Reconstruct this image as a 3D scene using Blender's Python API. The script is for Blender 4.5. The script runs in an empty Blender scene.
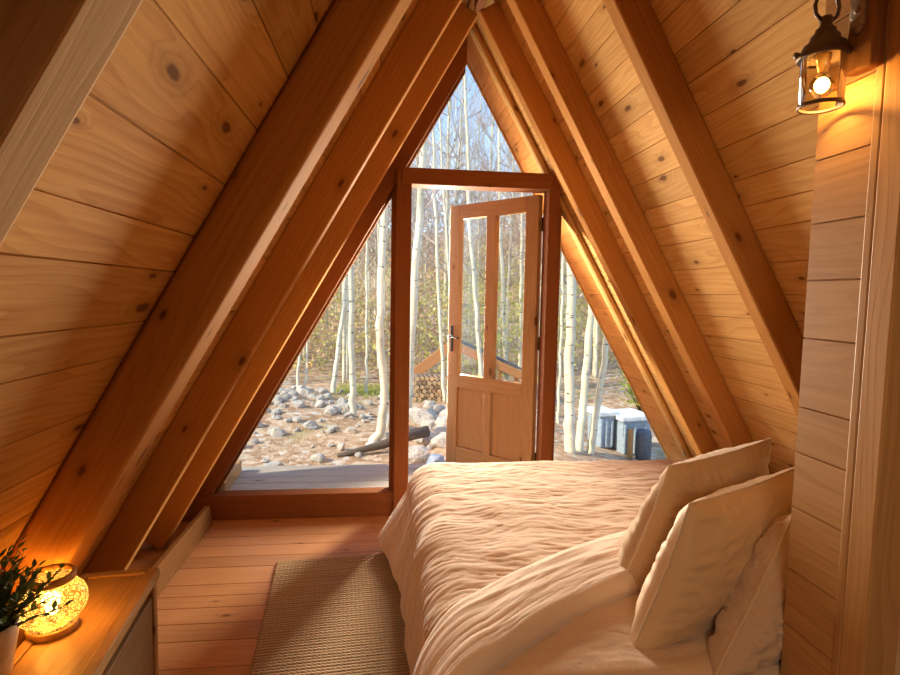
import bpy, bmesh, math, random
from mathutils import Vector, Matrix, noise
R = random.Random(7)
PI = math.pi
scene = bpy.context.scene
COL = scene.collection
V = Vector

# ------------------------------------------------------------------ tagging
def tag(o, label=None, cat=None, group=None, kind=None):
    if label: o['label'] = label
    if cat: o['category'] = cat
    if group: o['group'] = group
    if kind: o['kind'] = kind
    return o

def empty(name, loc=(0, 0, 0), rz=0.0):
    o = bpy.data.objects.new(name, None)
    COL.objects.link(o)
    o.empty_display_size = .05
    o.matrix_basis = Matrix.Translation(V(loc)) @ Matrix.Rotation(rz, 4, 'Z')
    return o

def frame(origin, xd, yd):
    x = V(xd).normalized(); y = V(yd); y = (y - x * y.dot(x)).normalized(); z = x.cross(y)
    M = Matrix((x, y, z)).transposed().to_4x4()
    M.translation = V(origin)
    return M

def world_of(o):
    M = o.matrix_basis.copy(); p = o.parent
    while p:
        M = p.matrix_basis @ M; p = p.parent
    return M

# ------------------------------------------------------------------ meshes
class MB:
    def __init__(s): s.v = []; s.f = []; s.r = []; s.m = []; s.sm = []
    def add(s, vs, fs, rnd=0.0, mi=0, smooth=False):
        b = len(s.v); s.v += [tuple(p) for p in vs]
        for f in fs:
            s.f.append([b + i for i in f]); s.r.append(rnd); s.m.append(mi); s.sm.append(smooth)
    def box(s, lo, hi, rnd=0.0, mi=0):
        (a, b, c), (d, e, f) = lo, hi
        s.add([(a,b,c),(d,b,c),(d,e,c),(a,e,c),(a,b,f),(d,b,f),(d,e,f),(a,e,f)],
              [(0,3,2,1),(4,5,6,7),(0,1,5,4),(1,2,6,5),(2,3,7,6),(3,0,4,7)], rnd, mi)
    def tube(s, pts, rad, n=8, rnd=0.0, mi=0, cap=True, smooth=True):
        pts = [V(p) for p in pts]
        if not hasattr(rad, '__len__'): rad = [rad] * len(pts)
        vs = []; prev = None
        for i, p in enumerate(pts):
            t = (pts[min(i+1, len(pts)-1)] - pts[max(i-1, 0)])
            t = t.normalized() if t.length > 1e-9 else V((0,0,1))
            a = prev if prev is not None else (V((1,0,0)) if abs(t.x) < .8 else V((0,1,0)))
            u = (a - t * a.dot(t)).normalized(); w = t.cross(u); prev = u
            for k in range(n):
                an = 2*PI*k/n
                vs.append(p + (u*math.cos(an) + w*math.sin(an)) * rad[i])
        fs = []
        for i in range(len(pts)-1):
            for k in range(n):
                fs.append((i*n+k, i*n+(k+1) % n, (i+1)*n+(k+1) % n, (i+1)*n+k))
        if cap:
            fs.append(tuple(range(n-1, -1, -1))); fs.append(tuple((len(pts)-1)*n + k for k in range(n)))
        s.add(vs, fs, rnd, mi, smooth)
    def lathe(s, prof, n=40, c=(0,0,0), mi=0, smooth=True, close=False):
        vs = []; fs = []; c = V(c)
        for (r, z) in prof:
            for k in range(n):
                a = 2*PI*k/n; vs.append(c + V((r*math.cos(a), r*math.sin(a), z)))
        m = len(prof)
        for i in range(m - (0 if close else 1)):
            j = (i+1) % m
            for k in range(n):
                fs.append((i*n+k, i*n+(k+1) % n, j*n+(k+1) % n, j*n+k))
        s.add(vs, fs, 0, mi, smooth)
    def grid(s, rows, smooth=True, mi=0, flip=False, rnd=0.0):
        nr, nc = len(rows), len(rows[0])
        vs = [p for r in rows for p in r]; fs = []
        for i in range(nr-1):
            for j in range(nc-1):
                q = (i*nc+j, i*nc+j+1, (i+1)*nc+j+1, (i+1)*nc+j)
                fs.append(q[::-1] if flip else q)
        s.add(vs, fs, rnd, mi, smooth)
    def build(s, name, mats, parent=None, M=None, bevel=0, seg=2):
        me = bpy.data.meshes.new(name)
        me.from_pydata(s.v, [], s.f); 
        if not isinstance(mats, (list, tuple)): mats = [mats]
        for m in mats: me.materials.append(m)
        me.polygons.foreach_set('material_index', s.m)
        me.polygons.foreach_set('use_smooth', s.sm)
        at = me.attributes.new('rnd', 'FLOAT', 'FACE'); at.data.foreach_set('value', s.r)
        me.update()
        o = bpy.data.objects.new(name, me); COL.objects.link(o)
        if parent: o.parent = parent
        if M is not None: o.matrix_basis = M
        if bevel:
            b = o.modifiers.new('bevel', 'BEVEL'); b.width = bevel; b.segments = seg; b.limit_method = 'ANGLE'
        return o

def wbox(name, mat, p0, xd, yd, L, w, t, parent=None, bevel=.004, seg=2, y0=None, z0=None, pm=None):
    """board: box in own frame, grain along local x; origin p0; centred in y,z unless y0/z0 given"""
    m = MB(); a = -w/2 if y0 is None else y0; b = -t/2 if z0 is None else z0
    m.box((0, a, b), (L, a+w, b+t), R.random())
    M = frame(p0, xd, yd)
    if parent is not None and pm is None: M = world_of(parent).inverted() @ M
    return m.build(name, mat, parent, M, bevel, seg)

# ------------------------------------------------------------------ materials
def nmat(name):
    m = bpy.data.materials.new(name); m.use_nodes = True
    nt = m.node_tree; nt.nodes.clear()
    out = nt.nodes.new('ShaderNodeOutputMaterial'); bs = nt.nodes.new('ShaderNodeBsdfPrincipled')
    nt.links.new(bs.outputs[0], out.inputs[0])
    return m, nt, bs, out

class N:
    def __init__(s, nt): s.nt = nt
    def n(s, t, **k):
        o = s.nt.nodes.new('ShaderNode' + t)
        for a, b in k.items(): setattr(o, a, b)
        return o
    def l(s, a, b): s.nt.links.new(a, b)
    def math(s, op, a, b=None, c=None, clamp=False):
        o = s.n('Math', operation=op); o.use_clamp = clamp
        for i, x in enumerate((a, b, c)):
            if x is None: continue
            if isinstance(x, (int, float)): o.inputs[i].default_value = x
            else: s.l(x, o.inputs[i])
        return o.outputs[0]
    def vmath(s, op, a, b):
        o = s.n('VectorMath', operation=op)
        for i, x in enumerate((a, b)):
            if isinstance(x, (tuple, list)): o.inputs[i].default_value = x
            else: s.l(x, o.inputs[i])
        return o.outputs[0]
    def noise(s, vec, scale, detail=3, rough=.5):
        o = s.n('TexNoise'); o.inputs['Scale'].default_value = scale
        o.inputs['Detail'].default_value = detail; o.inputs['Roughness'].default_value = rough
        if vec is not None: s.l(vec, o.inputs['Vector'])
        return o.outputs[0]
    def ramp(s, fac, stops):
        o = s.n('ValToRGB'); cr = o.color_ramp
        while len(cr.elements) < len(stops): cr.elements.new(.5)
        for e, (p, c) in zip(cr.elements, stops):
            e.position = p; e.color = (*c, 1) if len(c) == 3 else c
        s.l(fac, o.inputs[0]); return o.outputs[0]
    def mix(s, fac, a, b, mode='MIX'):
        o = s.n('Mix', data_type='RGBA', blend_type=mode)
        for i, x in ((0, fac), (6, a), (7, b)):
            if isinstance(x, (int, float)): o.inputs[i].default_value = x
            elif isinstance(x, (tuple, list)): o.inputs[i].default_value = (*x, 1)
            else: s.l(x, o.inputs[i])
        return o.outputs[2]
    def smooth(s, x, a, b):
        o = s.n('MapRange', interpolation_type='SMOOTHSTEP')
        s.l(x, o.inputs[0]); o.inputs[1].default_value = a; o.inputs[2].default_value = b
        return o.outputs[0]
    def bump(s, h, strength, dist, bs):
        o = s.n('Bump'); o.inputs['Strength'].default_value = strength; o.inputs['Distance'].default_value = dist
        s.l(h, o.inputs['Height']); s.l(o.outputs[0], bs.inputs['Normal'])

def wood(name, light, dark, rough=.5, knots=.4, tone=.25, ring=1.0, knotcol=(.11,.04,.014), ks=(3.0, 7.5)):
    m, nt, bs, out = nmat(name); g = N(nt)
    tc = g.n('TexCoord').outputs['Object']
    rnd = g.n('Attribute', attribute_name='rnd').outputs['Fac']
    oi = g.n('ObjectInfo').outputs['Random']
    rr = g.math('ADD', rnd, oi)
    cmb = g.n('CombineXYZ')
    for i, k in enumerate((41.0, 17.0, 29.0)): g.l(g.math('MULTIPLY', rr, k), cmb.inputs[i])
    p = g.vmath('ADD', tc, cmb.outputs[0])
    # knots
    vo = g.n('TexVoronoi', voronoi_dimensions='2D'); vo.inputs['Scale'].default_value = 1; vo.inputs['Randomness'].default_value = .9
    s0 = g.n('SeparateXYZ'); g.l(p, s0.inputs[0]); c0 = g.n('CombineXYZ')
    g.l(g.math('MULTIPLY', s0.outputs[0], ks[0]), c0.inputs[0])
    g.l(g.math('MULTIPLY', g.math('MULTIPLY_ADD', s0.outputs[2], .6, s0.outputs[1]), ks[1]), c0.inputs[1])
    g.l(c0.outputs[0], vo.inputs['Vector'])
    sep = g.n('SeparateColor'); g.l(vo.outputs['Color'], sep.inputs[0])
    sel = g.math('LESS_THAN', sep.outputs[0], knots)
    size = g.math('MULTIPLY_ADD', g.math('POWER', sep.outputs[1], 2.0), .085, .035)
    kn = g.noise(g.vmath('MULTIPLY', p, (30, 60, 60)), 1.0, 2)
    d = g.math('ADD', g.math('DIVIDE', vo.outputs['Distance'], size), g.math('MULTIPLY_ADD', kn, .9, -.45))
    kd = g.smooth(d, 1.15, .55); kmask = g.math('MULTIPLY', kd, sel)
    halo = g.math('MULTIPLY', g.smooth(d, 3.6, .6), sel)
    # growth rings, pulled around the knots
    w = g.noise(g.vmath('MULTIPLY', p, (.9, 5, 5)), 1.0, 2)
    sx = g.n('SeparateXYZ'); g.l(p, sx.inputs[0])
    ph = g.math('MULTIPLY_ADD', w, 3.2, g.math('MULTIPLY', sx.outputs[1], 9.0))
    ph = g.math('MULTIPLY_ADD', halo, .55, ph)
    ph = g.math('ADD', ph, g.math('MULTIPLY', sx.outputs[2], 14.0))
    fr = g.math('FRACT', g.math('MULTIPLY', ph, 3.6))
    rg = g.math('POWER', fr, 2.2)
    rg = g.math('MULTIPLY', rg, g.smooth(fr, 1.0, .93))
    fib = g.noise(g.vmath('MULTIPLY', p, (2.6, 85, 85)), 1.0, 4, .7)
    big = g.noise(g.vmath('MULTIPLY', p, (.7, 2.5, 2.5)), 1.0, 2)
    f = g.math('MULTIPLY_ADD', rg, .42*ring, g.math('MULTIPLY_ADD', fib, 1.35, -.48), clamp=True)
    c = g.mix(f, light, dark)
    c = g.mix(g.math('MULTIPLY', halo, .35), c, tuple(x*.62 for x in dark))
    c = g.mix(g.math('MULTIPLY', kmask, .82), c, knotcol)
    # board to board tone
    wn = g.n('TexWhiteNoise', noise_dimensions='1D'); g.l(g.math('MULTIPLY', rr, 113.7), wn.inputs['W'])
    tv = g.math('MULTIPLY_ADD', g.math('ADD', wn.outputs[0], g.math('MULTIPLY', big, .6)), tone, 1.0 - tone*.8)
    hs = g.n('HueSaturation'); g.l(tv, hs.inputs['Value']); g.l(c, hs.inputs['Color'])
    g.l(hs.outputs[0], bs.inputs['Base Color'])
    bs.inputs['Roughness'].default_value = rough
    bs.inputs['Specular IOR Level'].default_value = .03 if rough > .55 else .12
    g.bump(g.math('ADD', g.math('MULTIPLY', f, -.6), g.math('MULTIPLY', kmask, -.4)), .25, .0025, bs)
    return m

PINE   = wood('pine_boards', (.60,.345,.118), (.38,.16,.04), .75, .55, .30)
PINER  = wood('pine_boards_pale', (.63,.385,.145), (.42,.195,.055), .75, .58, .24, .9)
RAFT   = wood('rafter_pine', (.49,.235,.068), (.335,.138,.034), .8, .45, .12, .8, ks=(2.6, 9))
FRAMEW = wood('window_frame_wood', (.24,.088,.034), (.15,.05,.018), .7, .12, .10, .6)
FLOORW = wood('floor_pine', (.48,.235,.105), (.32,.135,.052), .36, .25, .22, .7)
DOORW  = wood('door_pine', (.43,.26,.12), (.29,.155,.062), .42, .18, .10, .8)
NIGHTW = wood('nightstand_wood', (.43,.25,.105), (.26,.13,.045), .4, .25, .16, .9)
GREYW  = wood('weathered_wood', (.42,.375,.315), (.27,.24,.20), .75, .1, .18, .8, (.12,.12,.11))
POSTW  = wood('post_pine', (.46,.25,.098), (.31,.14,.045), .45, .22, .12, .8)

def fabric(name, base, var=.12, scale=900, bumpd=.0012, rough=.9, sheen=.3, slub=True):
    m, nt, bs, out = nmat(name); g = N(nt)
    tc = g.n('TexCoord').outputs['Object']
    a = g.noise(g.vmath('MULTIPLY', tc, (1, 6, 6)), 60, 3)
    b = g.noise(g.vmath('MULTIPLY', tc, (6, 1, 6)), 60, 3)
    w = g.math('ADD', a, b)
    c = g.mix(g.smooth(w, .6, 1.4), tuple(x*(1-var) for x in base), tuple(min(1, x*(1+var)) for x in base))
    g.l(c, bs.inputs['Base Color']); bs.inputs['Roughness'].default_value = rough
    bs.inputs['Sheen Weight'].default_value = sheen; bs.inputs['Specular IOR Level'].default_value = .15
    fine = g.noise(tc, scale*.2, 2)
    g.bump(g.math('MULTIPLY_ADD', fine, .4, w), .35, bumpd, bs)
    return m

def plain(name, col, rough=.5, metal=0.0, emit=None, es=0):
    m, nt, bs, out = nmat(name); g = N(nt)
    tc = g.n('TexCoord').outputs['Object']
    n_ = g.noise(tc, 25, 4)
    c = g.mix(g.smooth(n_, .3, .7), tuple(x*.82 for x in col), tuple(min(1, x*1.1) for x in col))
    g.l(c, bs.inputs['Base Color']); bs.inputs['Roughness'].default_value = rough; bs.inputs['Metallic'].default_value = metal
    if emit:
        bs.inputs['Emission Color'].default_value = (*emit, 1); bs.inputs['Emission Strength'].default_value = es
    return m

def glass(name, tint=(1,1,1), refl=1.0):
    m = bpy.data.materials.new(name); m.use_nodes = True; nt = m.node_tree; nt.nodes.clear(); g = N(nt)
    out = g.n('ShaderNodeOutputMaterial'[10:]) if False else nt.nodes.new('ShaderNodeOutputMaterial')
    tr = nt.nodes.new('ShaderNodeBsdfTransparent'); tr.inputs[0].default_value = (*tint, 1)
    gl = nt.nodes.new('ShaderNodeBsdfGlossy'); gl.inputs['Roughness'].default_value = .02
    fr = nt.nodes.new('ShaderNodeFresnel'); fr.inputs[0].default_value = 1.45
    mx = nt.nodes.new('ShaderNodeMixShader')
    g.l(g.math('MULTIPLY', fr.outputs[0], refl), mx.inputs[0]); g.l(tr.outputs[0], mx.inputs[1]); g.l(gl.outputs[0], mx.inputs[2])
    g.l(mx.outputs[0], out.inputs[0]); return m
GLASS = glass('window_glass', (.97,.985,.98), .3)
LGLASS = glass('lantern_glass', (1,.93,.78), 1.0)
BRONZE = plain('aged_bronze', (.15,.095,.06), .5, .55)
IRON = plain('black_iron', (.03,.027,.025), .75, .2)

# ------------------------------------------------------------------ dimensions of the A-frame
T = .5729                       # half width per metre of height (60 degree roof)
NN = math.sqrt(1 + T*T)
HB, HU, HG = 3.23, 3.0, 2.874   # ridge of boards, of rafter undersides, of the glazing
HBS = {-1: 3.275, 1: 3.23}       # the left boards sit a little higher than the right ones
YB, YF = -6.6, .46              # back and front of the roof
def slope_frame(side, H, y):    # local x along the rafter (up slope), y along room, z inward normal
    up = V((-side*T, 0, 1)).normalized()
    nrm = V((-side, 0, -T)).normalized()
    o = V((side*H*T, y, 0))
    return o, up, nrm

# ------------------------------------------------------------------ camera
cam = bpy.data.cameras.new('camera'); co = bpy.data.objects.new('camera', cam); COL.objects.link(co)
fw = V((.11482251, .99040935, -.07684469)); rt = V((.99334029, -.11373088, .01844894)); up = V((-.00953238, .07845128, .99687237))
Mc = Matrix((rt, up, -fw)).transposed().to_4x4(); Mc.translation = V((-.48320644, -3.5598285, 1.45))
co.matrix_world = Mc
cam.sensor_width = 36; cam.lens = 546.0*36/900; cam.clip_start = .05; cam.clip_end = 500
scene.camera = co

# ------------------------------------------------------------------ the shell: sloping board walls, floor, back wall
def board_profile(m, L, y0, y1, rnd, x0=0.0):
    c, gd, tk = .0022, .006, .022
    pr = [(y0, -tk), (y0, -gd), (y0+.001, -gd), (y0+c, 0), (y1-c, 0), (y1-.001, -gd), (y1, -gd), (y1, -tk)]
    n = len(pr); vs = [(x0, a, b) for a, b in pr] + [(x0+L, a, b) for a, b in pr]
    fs = [(i, (i+1) % n, n+(i+1) % n, n+i) for i in range(n)]
    fs = [f[::-1] for f in fs] + [tuple(range(n)), tuple(range(2*n-1, n-1, -1))]
    m.add(vs, fs, rnd)

def fill(seams, lo, hi, w):
    s = sorted(seams)
    while s[0] - w > lo + .05: s.insert(0, s[0] - w*(.92 + .16*R.random()))
    s.insert(0, lo)
    while s[-1] + w < hi - .05: s.append(s[-1] + w*(.92 + .16*R.random()))
    s.append(hi); return s
top = HB*NN
LS = fill([1.02,1.17,1.316,1.48,1.58,1.725,1.828,1.979,2.139,2.293,2.44], -.05, HBS[-1]*NN, .15)
RS = fill([1.10,1.22,1.345,1.466,1.585,1.70,1.835,1.973,2.07,2.17,2.30,2.43,2.557,2.67,2.785,2.90], -.05, top, .122)
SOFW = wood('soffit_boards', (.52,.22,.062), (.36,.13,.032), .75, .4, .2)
YM = .03                        # inner boards end at the glazing, the darker soffit boards go on outside
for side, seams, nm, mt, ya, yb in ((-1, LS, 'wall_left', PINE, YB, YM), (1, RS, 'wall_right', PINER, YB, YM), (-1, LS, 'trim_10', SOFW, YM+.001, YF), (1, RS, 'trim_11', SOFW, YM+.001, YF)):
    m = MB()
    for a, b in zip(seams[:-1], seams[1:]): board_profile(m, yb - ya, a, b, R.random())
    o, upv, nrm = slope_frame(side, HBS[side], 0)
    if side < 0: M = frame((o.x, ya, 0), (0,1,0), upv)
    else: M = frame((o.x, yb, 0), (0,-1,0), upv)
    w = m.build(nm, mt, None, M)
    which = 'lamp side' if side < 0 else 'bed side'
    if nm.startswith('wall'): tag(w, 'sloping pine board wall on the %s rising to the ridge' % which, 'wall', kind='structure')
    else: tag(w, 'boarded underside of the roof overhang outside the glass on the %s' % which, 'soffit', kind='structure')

m = MB(); y = YB
FSE = [-.43+.01, -.55, -.668, -.842, -.945, -1.047, -1.17, -1.295, -1.465]
fs_ = sorted([YB] + FSE + [-.30, -.17, 0.0] + [-1.465-.125*k for k in range(1, 45) if -1.465-.125*k > YB+.04])
for a, b in zip(fs_[:-1], fs_[1:]): board_profile(m, 3.9, a, b, R.random())
tag(m.build('floor', FLOORW, None, frame((-1.95, 0, 0), (1,0,0), (0,1,0))), 'reddish pine plank floor with boards running across the room', 'floor', kind='structure')
m = MB()
for k in range(22):
    z0 = k*.15; z1 = min(z0+.15, HB+.05)
    hw = lambda z: max(.02, (HB+.06-z)*T)
    m.add([(-hw(z0), 0, z0), (hw(z0), 0, z0), (hw(z1), 0, z1), (-hw(z1), 0, z1), (-hw(z0), -.03, z0), (hw(z0), -.03, z0), (hw(z1), -.03, z1), (-hw(z1), -.03, z1)],
          [(0,3,2,1),(4,5,6,7),(0,1,5,4),(2,3,7,6),(1,2,6,5),(3,0,4,7)], R.random())
tag(m.build('wall_back', PINE, None, Matrix.Translation((0, YB+.03, 0))), 'boarded triangular wall behind the viewer', 'wall', kind='structure')
# ridge board closing the peak
tag(wbox('trim_1', FRAMEW, (0, YB, HB-.13), (0,1,0), (1,0,0), -.47-YB, .05, .2, bevel=.004), 'ridge beam along the peak of the roof', 'beam', kind='structure')

tag(wbox('trim_9', FRAMEW, (0, YB, HB+.05), (0,1,0), (1,0,0), YF-YB, .14, .05, bevel=.002), 'narrow cap board closing the roof along the ridge', 'trim', kind='structure')

# ------------------------------------------------------------------ rafters
def rafter(side, yn, yf, label, H=HU, base=0.0, bev=.008, seg=3, mat=RAFT, tip=None, name='rafter', cat='rafter'):
    o, upv, nrm = slope_frame(side, H, 0)
    L = (H*NN - .002) if tip is None else tip
    dep = (HBS[side] - H)*T/NN
    p = V((o.x, (yn+yf)/2, 0)) + upv*base
    m = MB(); w = yf - yn
    # local x up-slope, y across thickness, z = -inward normal or inward
    ydir = V((0,1,0)) if side < 0 else V((0,-1,0))
    m.box((0, -w/2, -dep if True else 0), (L-base, w/2, 0), R.random())
    M = frame(p, upv, ydir)
    # make sure local z points inward
    if (M.to_3x3() @ V((0,0,1))).dot(nrm) < 0:
        M = frame(p, upv, -ydir)
    ob = m.build(name, mat, None, M, bev, seg)
    if label: tag(ob, label, cat, 'rafters')
    return ob
rafter(-1, -3.04, -2.96, 'left slope rafter nearest the viewer, crossing the upper left corner', mat=wood('pale_rafter_pine', (.50,.315,.15), (.34,.19,.08), .8, .4, .1, .8, ks=(2.6, 9)))
rafter(-1, -2.11, -1.955, 'thick left slope rafter coming down behind the glowing lamp', bev=.022, seg=4)
rafter(-1, -1.26, -1.19, 'middle left slope rafter between the thick one and the window end')
rafter(-1, -.46, -.38, 'left slope rafter closest to the glazed gable')
rafter(1, -1.65, -1.575, 'right slope rafter ending above the partition post')
rafter(1, -.94, -.85, 'right slope rafter landing behind the beige pillow')
rafter(1, -.50, -.42, 'right slope rafter closest to the glazed gable')
rafter(1, -2.62, -2.545, 'right slope rafter beside the lantern post', base=2.35)

# slim rounded battens where the glazing meets the boards
for side in (-1, 1):
    ob = rafter(side, -.045, .045, None, H=HBS[side]-.065, bev=.022, seg=4, mat=PINER)
    ob.name = 'trim_%d' % (2 if side < 0 else 3)
    tag(ob, 'rounded batten holding the %s edge of the gable glazing' % ('left' if side < 0 else 'right'), 'trim', kind='structure')
    ob = rafter(side, YF-.03, YF, None, H=HBS[side]-.015, bev=.004, seg=2)
    ob.name = 'trim_%d' % (5 if side < 0 else 6)
    tag(ob, 'thin outer edge board of the %s roof overhang' % ('left' if side < 0 else 'right'), 'trim', kind='structure')

# stepped dark frame along the left slope of the glazing, mitred at the peak
def slope_bar(name, side, ya, yb, H, mat, label, Ht=HBS[-1]-.004):
    o, upv, nrm = slope_frame(side, H, 0)
    M = frame((o.x, (ya+yb)/2, 0), upv, (0,1,0)); Mi = M.inverted()
    pts = [(side*H*T, .0), (0, H), (0, Ht), (side*Ht*T, 0)]
    vs = [Mi @ V((x, yy_, z)) for yy_ in (ya, yb) for x, z in pts]
    m = MB(); fs = [(0,1,2,3), (7,6,5,4), (0,4,5,1), (1,5,6,2), (2,6,7,3), (3,7,4,0)]
    m.add(vs, fs if side > 0 else fs, R.random())
    ob = m.build(name, mat, None, M, .005)
    bm = bmesh.new(); bm.from_mesh(ob.data); bmesh.ops.recalc_face_normals(bm, faces=bm.faces); bm.to_mesh(ob.data); bm.free()
    return tag(ob, label, 'trim', kind='structure')
slope_bar('trim_7', -1, -.05, .02, 2.905, FRAMEW, 'inner dark frame bar along the left slope of the gable glazing')
slope_bar('trim_8', -1, .021, .06, 2.874, FRAMEW, 'outer dark frame bar along the left slope of the gable glazing')

# kneewall plank at the foot of the left rafters
PLANKW = wood('plank_wood', (.25,.115,.042), (.16,.068,.022), .7, .3, .1)
tag(wbox('baseboard_left', PLANKW, (-1.565, -2.0, .0), (0,1,0), (-.12,0,1), 1.88, .125, .035, y0=0, bevel=.005), 'low pine plank along the foot of the left slope', 'baseboard', kind='structure')
tag(wbox('baseboard_right', RAFT, (1.60, -2.3, .0), (0,1,0), (.25,0,1), 2.05, .135, .035, y0=0, bevel=.005), 'low pine plank along the foot of the right slope behind the bed', 'baseboard', kind='structure')

# ------------------------------------------------------------------ gable: windows and door frame
def tri_pane(name, pts, parent=None):
    m = MB(); n = len(pts); t = .006
    vs = [(x, -t/2, z) for x, z in pts] + [(x, t/2, z) for x, z in pts]
    m.add(vs, [tuple(range(n)), tuple(range(2*n-1, n-1, -1))] + [((i+1) % n, i, n+i, n+(i+1) % n) for i in range(n)])
    return m.build(name, GLASS, parent)

gy = .01
w1 = empty('window_1', (-1.0, gy, .16)); tag(w1, 'tall triangular window left of the door post looking onto rocks', 'window', kind='structure')
tri_pane('pane', [(-1.75+1.0, 0), (-.44+1.0, 0), (-.44+1.0, (HB-.44/T)-.16)], w1)
wbox('sill', FRAMEW, (-1.75, -.01, .135), (1,0,0), (0,1,0), 1.33, .10, .05, w1, .004)
wbox('bottom_rail', FRAMEW, (-1.78, -.02, .055), (1,0,0), (0,1,0), 1.36, .075, .11, w1, .004)
w2 = empty('window_2', (0.0, gy, 2.23)); tag(w2, 'small triangular window in the peak above the door frame', 'window', kind='structure')
tri_pane('pane', [(-.565, 0), (.565, 0), (.012, HB-2.25), (-.012, HB-2.25)], w2)
w3 = empty('window_3', (1.0, gy, .16)); tag(w3, 'tall triangular window right of the door above the bed', 'window', kind='structure')
tri_pane('pane', [(.62-1.0, 0), (1.75-1.0, 0), (.62-1.0, HB-.62/T-.16)], w3)
wbox('bottom_rail', FRAMEW, (.60, 0, .08), (1,0,0), (0,1,0), 1.16, .09, .16, w3, .004)

df = empty('trim_4', (.1, 0, 0)); tag(df, 'dark red-brown wooden door frame in the middle of the glazed gable', 'door frame', kind='structure')
wbox('post', FRAMEW, (-.385, -.03, .0), (0,0,1), (1,0,0), 2.225, .095, .13, df, .006)
wbox('post', FRAMEW, (-.437, .02, .0), (0,0,1), (1,0,0), 2.16, .05, .09, df, .005)
wbox('post', FRAMEW, (.580, -.03, .0), (0,0,1), (1,0,0), 2.225, .075, .13, df, .006)
wbox('post', FRAMEW, (.628, .02, .0), (0,0,1), (1,0,0), 2.16, .05, .09, df, .005)
wbox('header', FRAMEW, (-.40, -.035, 2.186), (1,0,0), (0,1,0), .965, .14, .10, df, .006)
wbox('threshold', FRAMEW, (-.43, -.02, .05), (1,0,0), (0,1,0), 1.08, .10, .10, df, .004)

# door leaf, opened outwards
dr = empty('door_1', (.541, .042, .135), math.radians(130)); tag(dr, 'half-glazed pine door standing open to the outside', 'door', kind='structure')
DWD, DHT, DT = .81, 1.99, .045
def dbox(name, mat, x0, x1, z0, z1, y0=0.0, y1=DT, vertical=False, bev=.004):
    m = MB()
    if vertical:
        m.box((0, 0, 0), (z1-z0, x1-x0, y1-y0), R.random()); M = frame((x0, y0, z0), (0,0,1), (1,0,0))
        # local z = x cross y = (0,0,1)x(1,0,0) = (0,1,0)
    else:
        m.box((0, 0, 0), (x1-x0, z1-z0, y1-y0), R.random()); M = frame((x0, y1, z0), (1,0,0), (0,0,1))
        # local z = (1,0,0)x(0,0,1) = (0,-1,0)
    return m.build(name, mat, dr, M, bev)
st, mu = .105, .085
dbox('stile', DOORW, 0, st, 0, DHT, vertical=True)
hs_ = dbox('stile', DOORW, DWD-st, DWD, 0, DHT, vertical=True)
dbox('rail', DOORW, st, DWD-st, DHT-.105, DHT)
dbox('rail', DOORW, st, DWD-st, .615, .715)
dbox('rail', DOORW, st, DWD-st, 0, .155)
cm = DWD/2
dbox('muntin', DOORW, cm-mu/2, cm+mu/2, .715, DHT-.105, vertical=True)
dbox('muntin', DOORW, cm-mu/2+.01, cm+mu/2-.01, .155, .615, vertical=True)
for a, b in ((st, cm-mu/2), (cm+mu/2, DWD-st)):
    dbox('panel', DOORW, a, b, .155, .615, .014, .030, vertical=True)
    m = MB(); m.box((a, .019, .715), (b, .025, DHT-.105)); m.build('pane', GLASS, dr)
# handle
m = MB(); hx, hz = DWD-.045, .985
m.box((hx-.014, DT, hz-.10), (hx+.014, DT+.006, hz+.10)); 
hd = m.build('handle', IRON, dr, None, .003)
m = MB(); m.tube([(hx, DT+.004, hz+.02), (hx, DT+.045, hz+.02), (hx-.02, DT+.052, hz+.02), (hx-.08, DT+.052, hz+.018), (hx-.115, DT+.05, hz+.012)], [.009,.009,.008,.007,.008], 10)
m.tube([(hx, DT+.004, hz-.05), (hx, DT+.010, hz-.05)], .006, 10)
m.build('lever', IRON, hd)
m = MB()
for hz_ in (.2, 1.0, 1.8): m.tube([(-.006, .0, hz_-.045), (-.006, .0, hz_+.045)], .007, 8)
m.build('hinge', IRON, dr)

# ------------------------------------------------------------------ partition post on the right
cp = empty('partition_post', (.55, -2.5, 0)); tag(cp, 'boarded pine partition post at right carrying the lantern', 'post')
m = MB()
zs = [0, .22, .47, .66, .80, .955, 1.09, 1.20, 1.365, 1.50, 1.63, 1.775, 1.92, 2.07, 2.2, 2.31]
for a, b in zip(zs[:-1], zs[1:]):
    board_profile(m, .147, a, b, R.random())
# boards run along y; visible face towards -x
M = frame((.50, -2.37, 0), (0,-1,0), (0,0,1))
if (M.to_3x3() @ V((0,0,1))).x > 0: M = frame((.50, -2.517, 0), (0,1,0), (0,0,1))
m.build('cladding', POSTW, cp, world_of(cp).inverted() @ M)
wbox('core', POSTW, (.565, -2.443, 0), (0,0,1), (0,1,0), 2.20, .146, .084, cp, .002)
wbox('corner_strip', POSTW, (.512, -2.5285, 0), (0,0,1), (0,1,0), 2.30, .022, .030, cp, .004)
wbox('corner_board', POSTW, (.535, -2.568, 0), (0,0,1), (1,0,0), 2.25, .076, .058, cp, .004)

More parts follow.
